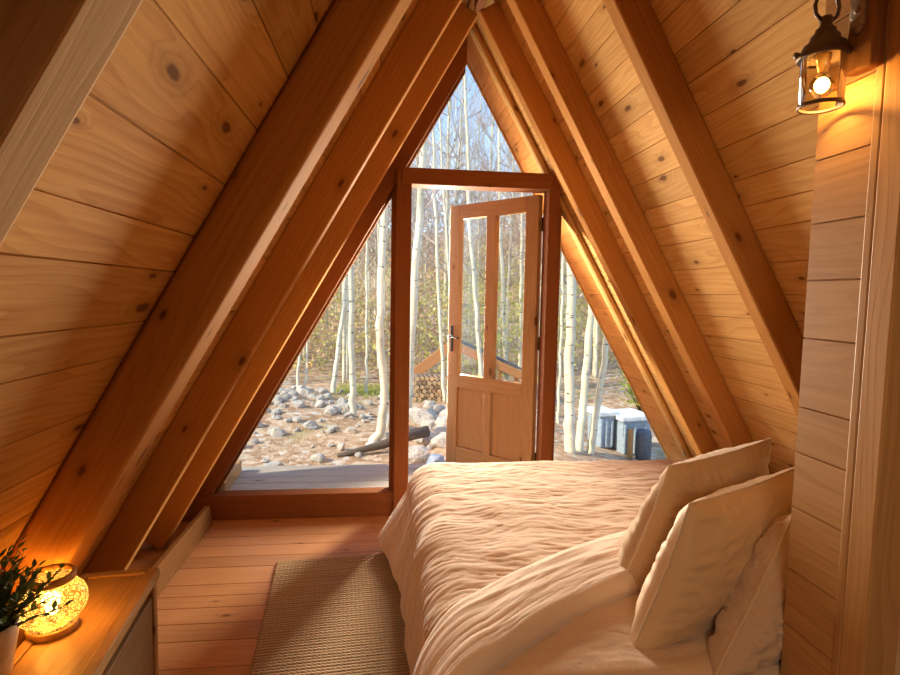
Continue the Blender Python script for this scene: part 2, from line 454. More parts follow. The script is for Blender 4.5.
# ------------------------------------------------------------------ lantern on its bracket
ln = empty('wall_lantern', (.437, -2.45, 1.868)); ln.scale = (.91,)*3; tag(ln, 'bronze glass-jar lantern glowing on the partition post', 'lantern')
wl = world_of(ln).inverted()
m = MB(); m.box((0, -.034, -.014), (.30, .034, .014), .3)
M = wl @ frame((.484, -2.503, 1.925), (0,0,1), (0,1,0))
m.build('mount_block', wood('block_wood', (.36,.17,.06), (.24,.10,.03), .6, .2, .1), ln, M, .006, 3)
m = MB(); 
m.tube([(.470, -2.500, 2.045), (.462, -2.500, 2.045)], .020, 24)
m.tube([(.470, -2.500, 2.012), (.464, -2.500, 2.012)], .014, 20)
m.tube([(.463, -2.500, 2.045), (.459, -2.500, 2.045)], .007, 10)
m.box((.463, -2.518, 2.01), (.470, -2.482, 2.15))
m.build('wall_plate', plain('plate_bronze', (.34,.25,.17), .45, .4), ln, wl, .002)
m = MB()
m.tube([(.466, -2.497, 2.13), (.45, -2.49, 2.175), (.437, -2.47, 2.19), (.432, -2.455, 2.175), (.434, -2.45, 2.13), (.437, -2.45, 2.10)], .006, 10)
m.build('arm', BRONZE, ln, wl)
c0 = (0, 0, 0)
m = MB(); m.lathe([(0,.205),(.011,.205),(.014,.198),(.012,.188),(.015,.180),(.021,.176),(.022,.168),(.030,.160),(.033,.148),(.044,.140),(.047,.130),(.0535,.124),(.0555,.116),(.0555,.110),(.051,.108),(.048,.112),(.03,.118),(0,.120)], 48)
m.tube([(-.052,0,.112), (-.070,0,.112)], .003, 8); m.tube([(-.066,0,.112), (-.074,0,.112)], .007, 10)
lcap = m.build('cap', BRONZE, ln)
for s in (-1, 1):
    m = MB(); m.tube([(s*.012, 0, .196), (s*.027, 0, .208), (s*.031, 0, .228), (s*.024, 0, .248), (s*.006, 0, .258)], .0045, 8)
    m.build('hanging_ring', BRONZE, lcap)
m = MB(); m.lathe([(.0470,.118),(.0465,.0),(.0450,.0),(.0455,.118)], 56); ljar = m.build('glass_jar', LGLASS, ln)
m = MB(); m.lathe([(.0475,.006),(.0485,.003),(.0485,-.001),(.046,-.003),(.043,-.001),(.044,.004)], 56, close=True); m.build('bottom_ring', BRONZE, ljar)
m = MB(); m.lathe([(0,.122),(.016,.122),(.016,.108),(.013,.104),(.013,.092),(.010,.088),(.010,.078),(0,.078)], 28); lsoc = m.build('socket', plain('brass', (.75,.48,.16), .3, .9), ln)
BULB = bpy.data.materials.new('lit_bulb'); BULB.use_nodes = True
_n = BULB.node_tree; _n.nodes.clear(); _o = _n.nodes.new('ShaderNodeOutputMaterial'); _e = _n.nodes.new('ShaderNodeEmission')
_e.inputs[0].default_value = (1,.72,.32,1); _e.inputs[1].default_value = 22; _n.links.new(_e.outputs[0], _o.inputs[0])
m = MB()
prof = [(0,.074),(.006,.073)] + [(.0155*math.sin(a), .050 - .0175*math.cos(PI-a) if False else .050+.0175*math.cos(a)) for a in [PI*k/14 for k in range(3,15)]]
m.lathe(prof, 28); m.build('bulb_filament', BULB, lsoc)
m = MB(); m.lathe([(.009,.080),(.012,.074)] + [(.026*math.sin(a), .048+.028*math.cos(a)) for a in [PI*k/16 for k in range(3,17)]], 32); m.build('bulb_glass', LGLASS, lsoc)

def light(name, kind, loc, energy, color, size=.05, **k):
    d = bpy.data.lights.new(name, kind); d.energy = energy; d.color = color
    if kind == 'POINT': d.shadow_soft_size = size
    o = bpy.data.objects.new(name, d); COL.objects.link(o); o.location = loc
    for a, b in k.items(): setattr(d, a, b)
    return o
light('lantern_bulb_light', 'POINT', (.437, -2.45, 1.908), 12.0, (1,.60,.20), .018)

# ------------------------------------------------------------------ nightstand
nsa = math.radians(6.1)
ns = empty('nightstand', (-1.147, -1.908, 0), 0)
ns.matrix_basis = Matrix.Translation((-1.147,-1.908,0)) @ Matrix.Rotation(nsa, 4, 'Z')
tag(ns, 'low natural wood cabinet under the left slope holding the lamp and plant', 'cabinet')
def nbox(name, lo, hi, grain='y', mat=NIGHTW, parent=ns, bev=.003):
    m = MB(); lo = V(lo); hi = V(hi); d = hi - lo
    if grain == 'y': m.box((0,0,0), (d.y, d.x, d.z), R.random()); M = frame((hi.x, lo.y, lo.z), (0,1,0), (-1,0,0))
    elif grain == 'x': m.box((0,0,0), (d.x, d.y, d.z), R.random()); M = frame(lo, (1,0,0), (0,1,0))
    else: m.box((0,0,0), (d.z, d.x, d.y), R.random()); M = frame(lo, (0,0,1), (1,0,0))
    return m.build(name, mat, parent, M, bev)
DRAWW = wood('drawer_wood_shaded', (.27,.16,.07), (.15,.075,.03), .5, .3, .16, 1.0)  # darker than the cabinet wood, shade on the fronts is in the colour
NL, NWD, NH = .95, .205, .63
tp = nbox('top', (-NWD+.022, -NL+.02, NH-.028), (-.026, -.024, NH-.006))
nbox('top_border', (-.030, -NL, NH-.030), (0, 0, NH), parent=ns)
nbox('top_border', (-NWD, -NL, NH-.030), (-NWD+.024, 0, NH), parent=ns)
nbox('top_border', (-NWD+.024, -.028, NH-.030), (-.030, 0, NH), 'x', parent=ns)
nbox('body', (-NWD+.01, -NL+.01, .0), (-.024, -.010, NH-.030), 'y')
nbox('stile', (-.024, -.040, 0), (-.006, -.010, NH-.030), 'z')
nbox('stile', (-.024, -NL+.01, 0), (-.006, -NL+.04, NH-.030), 'z')
for a, b in ((.30,.562), (.03,.292)):
    d_ = nbox('drawer', (-.024, -NL+.045, a), (-.010, -.045, b), 'y', DRAWW)
# ------------------------------------------------------------------ table lamp
lp = empty('table_lamp', (-1.282, -2.195, NH-.006)); lp.scale = (.92,)*3; tag(lp, 'round glowing crackle-glass lamp with wooden rings on the cabinet', 'lamp')
LW = wood('lamp_wood', (.60,.36,.13), (.42,.21,.07), .45, 0, .05, .6)
m = MB(); m.lathe([(0,0),(.056,0),(.058,.004),(.058,.016),(.055,.019),(0,.019)], 48); m.build('base', LW, lp)
m = MB(); m.lathe([(.047,.138),(.047,.152),(.049,.155),(.055,.155),(.057,.152),(.057,.138),(.055,.135),(.049,.135)], 48, close=True); m.build('top_ring', LW, lp)
SH = bpy.data.materials.new('crackle_glass'); SH.use_nodes = True; nt = SH.node_tree; nt.nodes.clear(); g = N(nt)
out = nt.nodes.new('ShaderNodeOutputMaterial'); tc = g.n('TexCoord').outputs['Object']
vo = g.n('TexVoronoi', feature='DISTANCE_TO_EDGE'); vo.inputs['Scale'].default_value = 105; g.l(tc, vo.inputs['Vector'])
vo2 = g.n('TexVoronoi', feature='DISTANCE_TO_EDGE'); vo2.inputs['Scale'].default_value = 30; g.l(g.vmath('ADD', tc, (.1,.2,.3)), vo2.inputs['Vector'])
cell = g.math('MULTIPLY', g.smooth(vo.outputs[0], .03, .16), g.smooth(vo2.outputs[0], .005, .03))
tl = nt.nodes.new('ShaderNodeBsdfTranslucent'); g.l(g.mix(cell, (.05,.025,.006), (.17,.13,.055)), tl.inputs[0])
tr = nt.nodes.new('ShaderNodeBsdfTransparent'); g.l(g.mix(cell, (.05,.03,.01), (.95,.80,.45)), tr.inputs[0])
df_ = nt.nodes.new('ShaderNodeBsdfGlossy'); df_.inputs['Roughness'].default_value = .15
em = nt.nodes.new('ShaderNodeEmission'); g.l(g.mix(cell, (.35,.17,.02), (1,.66,.20)), em.inputs[0]); em.inputs[1].default_value = .26
a1 = nt.nodes.new('ShaderNodeMixShader'); a1.inputs[0].default_value = .5; g.l(tr.outputs[0], a1.inputs[1]); g.l(tl.outputs[0], a1.inputs[2])
a2 = nt.nodes.new('ShaderNodeAddShader'); g.l(a1.outputs[0], a2.inputs[0]); g.l(em.outputs[0], a2.inputs[1])
a3 = nt.nodes.new('ShaderNodeMixShader'); a3.inputs[0].default_value = .04; g.l(a2.outputs[0], a3.inputs[1]); g.l(df_.outputs[0], a3.inputs[2])
g.l(a3.outputs[0], out.inputs[0])
m = MB(); m.lathe([(.053,.018)] + [(.083*math.cos(a), .078 + .064*math.sin(a)) for a in [math.radians(x) for x in range(-60, 61, 8)]] + [(.052,.137)], 56)
m.build('shade', SH, lp)
m = MB(); m.lathe([(0,.143),(.0485,.143),(.0485,.139),(0,.139)], 40); m.build('lid', SH, lp)
m = MB(); m.lathe([(0,.019),(.012,.019),(.012,.045),(0,.045)], 20); psoc = m.build('socket', IRON, lp)
m = MB(); m.lathe([(0,.046),(.012,.046),(.013,.060),(.020,.075),(.021,.088),(.014,.101),(0,.106)], 24); m.build('bulb', BULB, psoc)
light('lamp_bulb_light', 'POINT', (-1.282, -2.195, NH+.075), 12.0, (1,.46,.09), .03)

# ------------------------------------------------------------------ potted plant
pp = empty('potted_plant', (-1.315, -2.355, NH-.006)); pp.scale = (1.04,)*3; tag(pp, 'small bushy green plant in a white pot at the left edge', 'plant')
CER = plain('white_ceramic', (.72,.66,.58), .35)
m = MB(); m.lathe([(0,0),(.034,0),(.037,.003),(.052,.098),(.053,.108),(.050,.110),(.047,.106),(.046,.095),(0,.094)], 40); m.build('pot', CER, pp)
m = MB(); m.lathe([(0,.099),(.046,.098)], 30); m.build('soil', plain('soil', (.05,.03,.02), .95), pp)
def leafmat(name, c1, c2, rough=.45, trans=.25):
    m, nt, bs, out = nmat(name); g = N(nt)
    rnd = g.n('Attribute', attribute_name='rnd').outputs['Fac']
    g.l(g.mix(rnd, c1, c2), bs.inputs['Base Color']); bs.inputs['Roughness'].default_value = rough
    tl = nt.nodes.new('ShaderNodeBsdfTranslucent'); g.l(g.mix(rnd, c1, c2), tl.inputs[0])
    mx = nt.nodes.new('ShaderNodeMixShader'); mx.inputs[0].default_value = trans
    g.l(bs.outputs[0], mx.inputs[1]); g.l(tl.outputs[0], mx.inputs[2]); g.l(mx.outputs[0], out.inputs[0])
    return m
PLEAF = leafmat('plant_leaf', (.035,.075,.025), (.10,.17,.055))
STEM = plain('stem_green', (.09,.08,.03), .7)
st_m = MB(); lf = MB()
def leaf(mb, p, d, n, L, W, rnd):
    d = d.normalized(); s = d.cross(n).normalized(); n2 = s.cross(d)
    q = [p, p+d*L*.35+s*W*.5+n2*L*.06, p+d*L*.75+s*W*.38+n2*L*.05, p+d*L, p+d*L*.75-s*W*.38+n2*L*.05, p+d*L*.35-s*W*.5+n2*L*.06, p+d*L*.5-n2*L*.03]
    mb.add(q, [(0,6,1),(1,6,2),(2,6,3),(3,6,4),(4,6,5),(5,6,0)], rnd, smooth=True)
for k in range(72):
    az = R.uniform(0, 2*PI); el = R.uniform(.25, 1.45); L = R.uniform(.07, .155)
    d = V((math.cos(az)*math.cos(el), math.sin(az)*math.cos(el), math.sin(el)))
    if d.x < -.2: d.x *= .35
    p0 = V((math.cos(az)*.012, math.sin(az)*.012, .098)); pts = [p0 + d*L*t + V((0,0,.015*t*t)) for t in (0,.25,.5,.75,1)]
    st_m.tube(pts, [.0018,.0016,.0014,.001,.0006], 5)
    for j in range(13):
        t = .18 + .82*j/12; i = min(3, int(t*4)); p = pts[i].lerp(pts[i+1], t*4-i)
        a = R.uniform(0, 2*PI); dd = (d + V((math.cos(a), math.sin(a), R.uniform(-.3,.6)))*1.1)
        leaf(lf, p, dd, V((R.uniform(-.3,.3), R.uniform(-.3,.3), 1)), R.uniform(.014,.024), R.uniform(.008,.012), R.random())
st_m.build('stems', STEM, pp); lf.build('foliage', PLEAF, pp)

# ------------------------------------------------------------------ rug
m, nt, bs, out = nmat('jute'); g = N(nt); JUTE = m
tc = g.n('TexCoord').outputs['Object']; sx = g.n('SeparateXYZ'); g.l(tc, sx.inputs[0])
row = g.math('MULTIPLY', sx.outputs[1], 1/.018)
rid = g.math('FLOOR', row); rf = g.math('FRACT', row)
wob = g.noise(g.vmath('MULTIPLY', tc, (60, 60, 1)), 1, 2)
zz = g.math('PINGPONG', g.math('ADD', g.math('MULTIPLY', rid, .5), 0), .5)
ph = g.math('ADD', g.math('MULTIPLY', sx.outputs[0], 1/.019), g.math('ADD', g.math('MULTIPLY', rf, 1.0), g.math('MULTIPLY', wob, .9)))
tw = g.math('ABSOLUTE', g.math('SINE', g.math('MULTIPLY', ph, PI)))
rw = g.math('SINE', g.math('MULTIPLY', rf, PI))
hgt = g.math('MULTIPLY', g.math('POWER', rw, .6), g.math('MULTIPLY_ADD', tw, .45, .55))
fib = g.noise(tc, 420, 3, .7)
c = g.mix(g.smooth(hgt, .15, .85), (.19,.11,.052), (.62,.43,.24))
c = g.mix(g.math('MULTIPLY', fib, .55), c, (.30,.18,.085))
lin = g.noise(g.vmath('MULTIPLY', tc, (2, 90, 1)), 1, 2)
c = g.mix(g.math('MULTIPLY', g.smooth(lin, .45, .75), .45), c, (.20,.12,.055))
g.l(c, bs.inputs['Base Color']); bs.inputs['Roughness'].default_value = .95
g.bump(g.math('MULTIPLY_ADD', fib, .6, hgt), .75, .010, bs)
m = MB(); W_, L_ = .95, 1.75; rows = []
nx, ny = 190, 340
for j in range(ny+1):
    r_ = []
    for i in range(nx+1):
        x = W_*i/nx; yv = -L_*j/ny
        e = min(x, W_-x, -yv, L_+yv); h = .012*min(1, (e/.008)**.5 if e > 0 else 0)
        rr_ = -yv/.018; h += .0035*math.sin(PI*(rr_ % 1))*(.6+.4*abs(math.sin(PI*(x/.019 + (rr_ % 1)))))*(1 if e > 0 else 0)
        ex = .004*noise.noise((x*40, yv*40, 3)) if e < .01 else 0
        r_.append((x+ex, yv+ex, h))
    rows.append(r_)
m.grid(rows, flip=True)
rug = m.build('jute_rug', JUTE, None, Matrix.Translation((-1.061, -.648, .001)) @ Matrix.Rotation(math.radians(4.6), 4, 'Z'))
tag(rug, 'thick woven jute rug on the floor beside the bed', 'rug')

# ------------------------------------------------------------------ bed
BX0, BX1, BY0, BY1, BZ = -.345, 1.37, -.56, -2.345, .522
bed = empty('bed', (.5, -1.5, 0)); tag(bed, 'wide low bed under the right slope covered in peach linen', 'bed')
wb = world_of(bed).inverted()
m = MB(); m.box((BX0+.03, BY1+.005, .20), (BX1-.02, BY0-.03, BZ-.035)); m.build('mattress', fabric('mattress_cotton', (.62,.55,.46)), bed, wb, .03, 3)
m = MB(); m.box((BX0+.05, BY1+.012, .0), (BX1-.02, BY0-.05, .20), .4); m.build('base', NIGHTW, bed, wb, .005)

def fbm(x, y, z, o=3):
    s = 0; a = 1
    for k in range(o):
        s += a*noise.noise((x, y, z)); x *= 2.1; y *= 2.1; z *= 1.7; a *= .5
    return s
def ridge(x, y, z):
    return 1 - abs(noise.noise((x, y, z)))*2
RB = .13
def drape(s, v, ztop, x0=BX0, y0=BY0, wr=1.0, seed=0.0, flare=.10, zmin=.025):
    """cloth point: s along x (right to left beyond x0 hangs), v along y (beyond y0 hangs at the foot)"""
    ox = max(0.0, (x0+RB) - s); oy = max(0.0, v - (y0-RB)); o = math.hypot(ox, oy)
    bx = max(s, x0+RB); by = min(v, y0-RB)
    if o > 1e-6: nx_, ny_ = -ox/o, oy/o
    else: nx_ = ny_ = 0
    if o < RB*PI/2: h = RB*math.sin(o/RB); dz = RB*(1-math.cos(o/RB)); ang = o/RB
    else:
        e = o - RB*PI/2; fl = flare + .44*math.exp(-((v-y0)/.40)**2); h = RB + e*fl; dz = RB + e*(1-.4*fl*fl); ang = PI/2
    z = ztop - dz
    if z < zmin: h += (zmin - z)*.9; z = zmin
    # crumples
    hang = min(1, max(0, (o-.05)/.35))
    w1 = ridge(s*2.6+seed, v*11+2.2*noise.noise((s*2.5, v*2.5, seed)), seed)*.003
    w2 = ridge(s*8+seed, v*36+3.5*noise.noise((s*3, v*3, seed+3)), seed+5)*.0032 + ridge(s*15, v*70+4*noise.noise((s*5, v*5, seed)), seed+8)*.002
    w3 = fbm(s*3, v*5, seed+2)*.008
    fold = math.sin(v*19 + 4*noise.noise((s*1.0, v*2.2, seed)))*.008*hang*(1 if nx_ < -.3 else .4) + .022*hang*noise.noise((v*4, s*1.0, 7+seed))
    a = wr*(w1 + w2 + w3) + fold
    if oy > 0 and ox > 0: fold += .016*hang*math.sin(math.atan2(oy, ox)*11 + 1.0)
    n = V((nx_*math.sin(ang), ny_*math.sin(ang), math.cos(ang)))
    return V((bx + nx_*h, by + ny_*h, z)) + n*a, n
LINEN = fabric('peach_linen', (.62,.44,.30), .08)
LINEN2 = fabric('pink_linen', (.70,.53,.405), .06)
m = MB(); rows = []
NS, NV = 330, 430
for j in range(NV+1):
    v = (BY0+.33) + ((BY1-.40) - (BY0+.33))*j/NV
    r_ = []
    for i in range(NS+1):
        s = 1.40 + ((BX0-.385) - 1.40)*i/NS
        yn0, rn = BY1+.025, .045
        p, n = drape(s, max(v, yn0), BZ)
        if v < yn0:
            e = yn0 - v; a_ = min(e/rn, PI/2); dn = rn*(1-math.cos(a_)) + max(0, e-rn*PI/2)
            p = V((p.x, p.y - rn*math.sin(a_) + .004*noise.noise((s*7, 0, 5)), max(.03, p.z - dn)))
        if p.x > 1.41: p.x = 1.41
        r_.append(p)
    rows.append(r_)
m.grid(rows, flip=True)
du = m.build('duvet', LINEN, None); sm = du.modifiers.new('thick', 'SOLIDIFY'); sm.thickness = .012; sm.offset = -1
tag(du, 'crinkled peach linen bedspread draped over the whole bed', 'bedspread')

# the folded-down blanket lying across the bed in front of the pillows
m = MB(); rows = []
def far_edge(s):   # y of the far edge along the cloth
    t = max(0, .6 - s); return -1.57 - .30*t - .30*t*t
def near_edge(s):
    t = max(0, .6 - s); return -1.93 - .10*t - .45*t*t
NB, MBN = 90, 300
for j in range(NB+1):
    q = j/NB; r_ = []
    for i in range(MBN+1):
        s = 1.39 + ((BX0-.33) - 1.39)*i/MBN
        yf_, yn_ = far_edge(s), near_edge(s)
        v = yf_ + (yn_-yf_)*q
        p, n = drape(s, v, BZ, wr=.10)
        u = 2*q-1
        prof = max(0.0, 1-abs(u)**3.2)**.5
        if u > 0: prof = max(0.0, 1-u**14)**.5
        th = .014 + .050*prof
        wv = ridge(s*2.2, q*7+1.6*noise.noise((s*2.0, q*2, 1.5)), 11.3)*.0035 + fbm(s*4, q*9+2*noise.noise((s*2, q*2, 3)), 9)*.0035 + ridge(s*7, q*22+3*noise.noise((s*3, q*3, 4)), 3.3)*.0010
        pp_ = p + n*(th + wv*(.3+.7*prof)) + V((0, -.012*max(0, u)*math.sin(PI*q), 0))
        r_.append(pp_)
    rows.append(r_)
m.grid(rows, flip=True)
bl = m.build('blanket', LINEN2, None); sm = bl.modifiers.new('thick', 'SOLIDIFY'); sm.thickness = .010; sm.offset = -1
tag(bl, 'thick pale peach blanket folded across the bed below the pillows', 'blanket')

# ------------------------------------------------------------------ pillows
def pillow(label, bl, br, tl, tr, T_, mat, pleat=1.0, seed=0, quilt=False, pipe=None):
    pipe = pipe or PIPE; bl, br, tl, tr = V(bl), V(br), V(tl), V(tr)
    c = (bl+br+tl+tr)/4; ex = (br-bl+tr-tl)/2; W = ex.length; ex.normalize()
    ez = (tl-bl+tr-br)/2; H = ez.length; ez = (ez - ex*ez.dot(ex)).normalized()
    nrm = ex.cross(ez).normalized()         # towards the viewer
    root = empty('pillow', c); tag(root, label, 'pillow', 'bed pillows')
    m = MB()
    Rm = Matrix((ex, ez, nrm)).transposed().to_4x4()
    n = 76
    def outline(u, v):
        q = (bl*((1-u)*(1-v)) + br*((1+u)*(1-v)) + tl*((1-u)*(1+v)) + tr*((1+u)*(1+v)))*.25 - c
        return q.dot(ex) - W/2*u*.045*(1-v*v), q.dot(ez) - H/2*v*.05*(1-u*u)
    for sgn in (1, -1):
        rows = []
        for j in range(n+1):
            v = -1+2*j/n; r_ = []
            for i in range(n+1):
                u = -1+2*i/n
                u_ = math.copysign(abs(u)**.85, u); v_ = math.copysign(abs(v)**.85, v)
                x, y = outline(u_, v_)
                e = (1-u_*u_)*(1-v_*v_)
                t = T_/2*max(0, e)**.40*(1 - .15*v_)
                eu, ev = 1-abs(u_), 1-abs(v_)
                pl = .0032*pleat*(math.sin(v_*34+seed+3*noise.noise((v_*4, u_*2, seed)))*math.exp(-((eu-.10)/.13)**2)*(1-abs(v_)**6) + math.sin(u_*38+seed+3*noise.noise((u_*4, v_*2, seed)))*math.exp(-((ev-.10)/.12)**2)*(1-abs(u_)**6))
                wr = .011*fbm(u_*2.2+seed, v_*2.2, sgn*3+seed) + .004*ridge(u_*4+v_*3, v_*5-u_*2, seed)*pleat + .0022*ridge(u_*9-v_*6, v_*11+u_*3, seed+2)*pleat
                if quilt:
                    p1 = (u_*W+v_*H)/.07; p2 = (u_*W-v_*H)/.07
                    wr += .011*min(abs(math.sin(PI*p1/2)), abs(math.sin(PI*p2/2)))
                    wr += .007*noise.noise((u_*14, v_*14, seed))
                t += (pl+wr)*min(1, e*8)
                r_.append(V((x, y, sgn*t)))
            rows.append(r_)
        m.grid(rows, flip=(sgn < 0))
    cov = m.build('cover', mat, root, Rm)
    m = MB(); pts = []
    for k in range(4):
        for q in range(24):
            t_ = -1+2*q/24
            u, v = ((t_, -1), (1, t_), (-t_, 1), (-1, -t_))[k]
            x, y = outline(u, v); pts.append(V((x, y, .003*noise.noise((u*9, v*9, seed)))))
    pts.append(pts[0]); m.tube(pts, .0042, 6, cap=False); m.build('piping', pipe, cov)
    return root
PF = fabric('beige_linen_pillow', (.52,.345,.20), .10)
PM = fabric('tan_satin_pillow', (.62,.415,.235), .04, rough=.55, sheen=.2)
PIPE = fabric('pillow_piping', (.60,.43,.28), .05)
PNr = fabric('quilted_pillow', (.52,.36,.245), .08)
nt = PNr.node_tree; g = N(nt); bs = next(n for n in nt.nodes if n.type == 'BSDF_PRINCIPLED')
vq = g.n('TexVoronoi', feature='SMOOTH_F1'); vq.inputs['Scale'].default_value = 34
tq = g.n('TexCoord').outputs['Object']; g.l(g.vmath('ADD', tq, g.vmath('MULTIPLY', tq, (.2,.2,.2))), vq.inputs['Vector'])
g.bump(g.math('MULTIPLY', vq.outputs[0], -1.0), .8, .012, bs)
pillow('beige crinkled pillow farthest from the viewer in the row', (.225,-1.985,.51), (.80,-1.70,.51), (.40,-1.99,.93), (.955,-1.68,.935), .22, PF, seed=1.3)
pillow('smooth tan pillow in the middle of the row', (.160,-2.25,.51), (.75,-1.95,.51), (.335,-2.21,.90), (.90,-1.915,.905), .205, PM, seed=4.1, pleat=.5)
pillow('quilted pinkish pillow tucked against the partition post', (.315,-2.365,.51), (.82,-2.14,.51), (.62,-2.235,.865), (.98,-2.06,.87), .20, PNr, seed=7.7, quilt=True, pleat=.4)
pillow('pale pillow showing only a corner behind the tan one', (.95,-1.80,.52), (1.30,-1.62,.52), (.95,-1.84,.86), (1.26,-1.66,.84), .11, fabric('cream_pillow', (.68,.55,.42), .05), seed=9.2)

# ================================================================== OUTSIDE
def terr(x, y):
    t = min(1, max(0, (y-6.5)/42)); h = -.15 + 7.2*t*t*(3-2*t)
    h += .05*noise.noise((x*.7, y*.7, 0)) + .025*noise.noise((x*2.5, y*2.5, 4))
    h += .22*math.exp(-((x+1.9)/.9)**2 - ((y-3.9)/1.0)**2)          # stony mound at left
    h -= .30*min(1, max(0, (x-1.3)/1.2))*math.exp(-((y-3)/3)**2)
    if y < 1.2: h = min(h, -.10)
    return h
m, nt, bs, out = nmat('leaf_litter'); g = N(nt); LIT = m
tc = g.n('TexCoord').outputs['Object']
vo = g.n('TexVoronoi'); vo.inputs['Scale'].default_value = 14; g.l(tc, vo.inputs['Vector'])
sp = g.n('SeparateColor'); g.l(vo.outputs['Color'], sp.inputs[0])
c = g.ramp(sp.outputs[0], [(0, (.30,.16,.08)), (.35, (.46,.28,.15)), (.7, (.56,.38,.23)), (.93, (.64,.50,.36)), (1, (.66,.60,.52))])
nz = g.noise(tc, 1.3, 4)
c = g.mix(g.smooth(nz, .55, .75), c, (.36,.30,.12))
n3 = g.noise(tc, 40, 3)
c = g.mix(g.math('MULTIPLY', n3, .4), c, (.22,.13,.07))
g.l(c, bs.inputs['Base Color']); bs.inputs['Roughness'].default_value = 1
g.bump(n3, .8, .03, bs)
m = MB(); rows = []
xs = [-30+60*i/150 for i in range(151)]; ys = [.55 + 64*(j/170)**2 for j in range(171)]
for yv in ys: rows.append([V((x*(.25+.75*min(1, yv/25)), yv, terr(x*(.25+.75*min(1, yv/25)), yv))) for x in xs])
m.grid(rows)
tag(m.build('ground', LIT), 'woodland floor of brown leaf litter rising into a hill', 'ground', kind='structure')

# deck
dk = empty('deck', (-.5, .4, 0)); tag(dk, 'weathered grey board landing outside the door', 'deck')
wd = world_of(dk)
yy = .08
for k in range(5):
    wbox('board', GREYW, (-1.60, yy+.062, .085), (1,0,0), (0,1,0), 3.0, .128, .03, dk, .004); yy += .132
wbox('joist', GREYW, (-1.50, .72, .02), (1,0,0), (0,1,0), 2.9, .05, .10, dk)
for xx in (-1.3, 0, 1.2): wbox('post', GREYW, (xx, .68, -.18), (0,0,1), (1,0,0), .22, .08, .06, dk)
eb = wbox('timber_block', NIGHTW, (-1.575, .09, .145), (-.05,1,0), (1,0,0), .52, .085, .09, None, .006)
eb.name = 'timber_block'; tag(eb, 'pale square timber lying on the left end of the deck', 'timber')

# birches
m, nt, bs, out = nmat('birch_bark'); g = N(nt); BARK = m
tc = g.n('TexCoord').outputs['Object']
a = g.noise(g.vmath('MULTIPLY', tc, (7, 7, 26)), 1, 4, .65)
b = g.noise(g.vmath('MULTIPLY', tc, (3, 3, 3)), 1, 3)
c = g.mix(g.smooth(b, .35, .7), (.70,.64,.48), (.54,.49,.34))
c = g.mix(g.smooth(a, .60, .68), c, (.07,.06,.05))
g.l(c, bs.inputs['Base Color']); bs.inputs['Roughness'].default_value = .8
TWIG = plain('birch_twig', (.42,.33,.27), .85)
TWIGP = plain('birch_branch_pale', (.55,.46,.38), .85)
GTR = plain('grey_brown_trunk', (.30,.25,.19), .9)

def grow(mb, p, d, L, r, lvl, rnd, n=5):
    pts = [p]; q = p.copy(); dd = d.normalized()
    for k in range(n):
        dd = (dd + V((rnd.uniform(-.22,.22), rnd.uniform(-.22,.22), rnd.uniform(-.02,.24)))).normalized(); q = q + dd*L/n; pts.append(q.copy())
    mb.tube(pts, [r*(1-.85*i/n) for i in range(n+1)], 4 if lvl == 2 else 3, cap=False)
    if lvl > 0:
        for k in range(rnd.randint(3, 5) if lvl == 2 else rnd.randint(2, 4)):
            t = rnd.uniform(.2, .95); i = min(n-1, int(t*n)); s = pts[i].lerp(pts[i+1], t*n-i)
            az = rnd.uniform(0, 2*PI)
            nd = (dd*.9 + V((math.cos(az), math.sin(az), rnd.uniform(-.1,.7)))*.8)
            grow(mb, s, nd, L*rnd.uniform(.35,.6), r*.5, lvl-1, rnd, 4)

def birch_meshes(pts, rads, nb, seed, zlo, blen=1.0, name='birch_tree', br=.010, mat=None, sep=False):
    rnd = random.Random(seed)
    t = MB(); fine = []; fr = []
    for i in range(len(pts)-1):
        for k in range(6):
            q = k/6; p = V(pts[i]).lerp(V(pts[i+1]), q)
            jit = .012*(1 if i or k else 0)
            fine.append(p + V((rnd.uniform(-jit,jit), rnd.uniform(-jit,jit), 0))); fr.append(rads[i]+(rads[i+1]-rads[i])*q)
    fine.append(V(pts[-1])); fr.append(rads[-1])
    t.tube(fine, fr, 10)
    b = [] if sep else MB()
    for k in range(nb):
        q = rnd.uniform(0, 1)**.8; i = int(q*(len(fine)-2)); s = fine[i]
        if s.z < zlo: continue
        az = rnd.uniform(0, 2*PI); d = V((math.cos(az), math.sin(az), rnd.uniform(.25,1.3)))
        tb = MB() if sep else b
        grow(tb, s, d, blen*rnd.uniform(.5,1.25), min(br, fr[i]*.45), 2, rnd)
        if sep: b.append(tb)
    return t, b
def birch(label, pts, rads, nb, seed, zlo=1.0, blen=1.0, group='birches near the cabin', mats=(None, None), br=.010):
    base = V(pts[0]); pl = [V(p)-base for p in pts]
    t, b = birch_meshes(pl, rads, nb, seed, zlo, blen, br=br, sep=True)
    root = empty('birch_tree', base); tag(root, label, 'tree', group)
    t.build('trunk', mats[0] or BARK, root)
    for q in b: q.build('branch', mats[1] or TWIGP, root)
    return root
def line_birch(label, p1, p2, r, seed, top=8.0, nb=30, **k):
    """trunk through two measured points (x,y,z) carried down to the ground and up"""
    p1, p2 = V(p1), V(p2); lo, hi = (p1, p2) if p1.z < p2.z else (p2, p1)
    d = (hi-lo)/(hi.z-lo.z); zb = terr(lo.x, lo.y) - .06; b = lo + d*(zb-lo.z)
    pts = [b, lo.lerp(hi, .3), hi, hi + V((d.x*.6, d.y*.6, 1))*(top-hi.z)*.5, hi + V((d.x*.3, d.y*.3, 1))*(top-hi.z)]
    return birch(label, [tuple(p) for p in pts], [r*1.15, r, r*.85, r*.5, r*.12], nb, seed, **k)
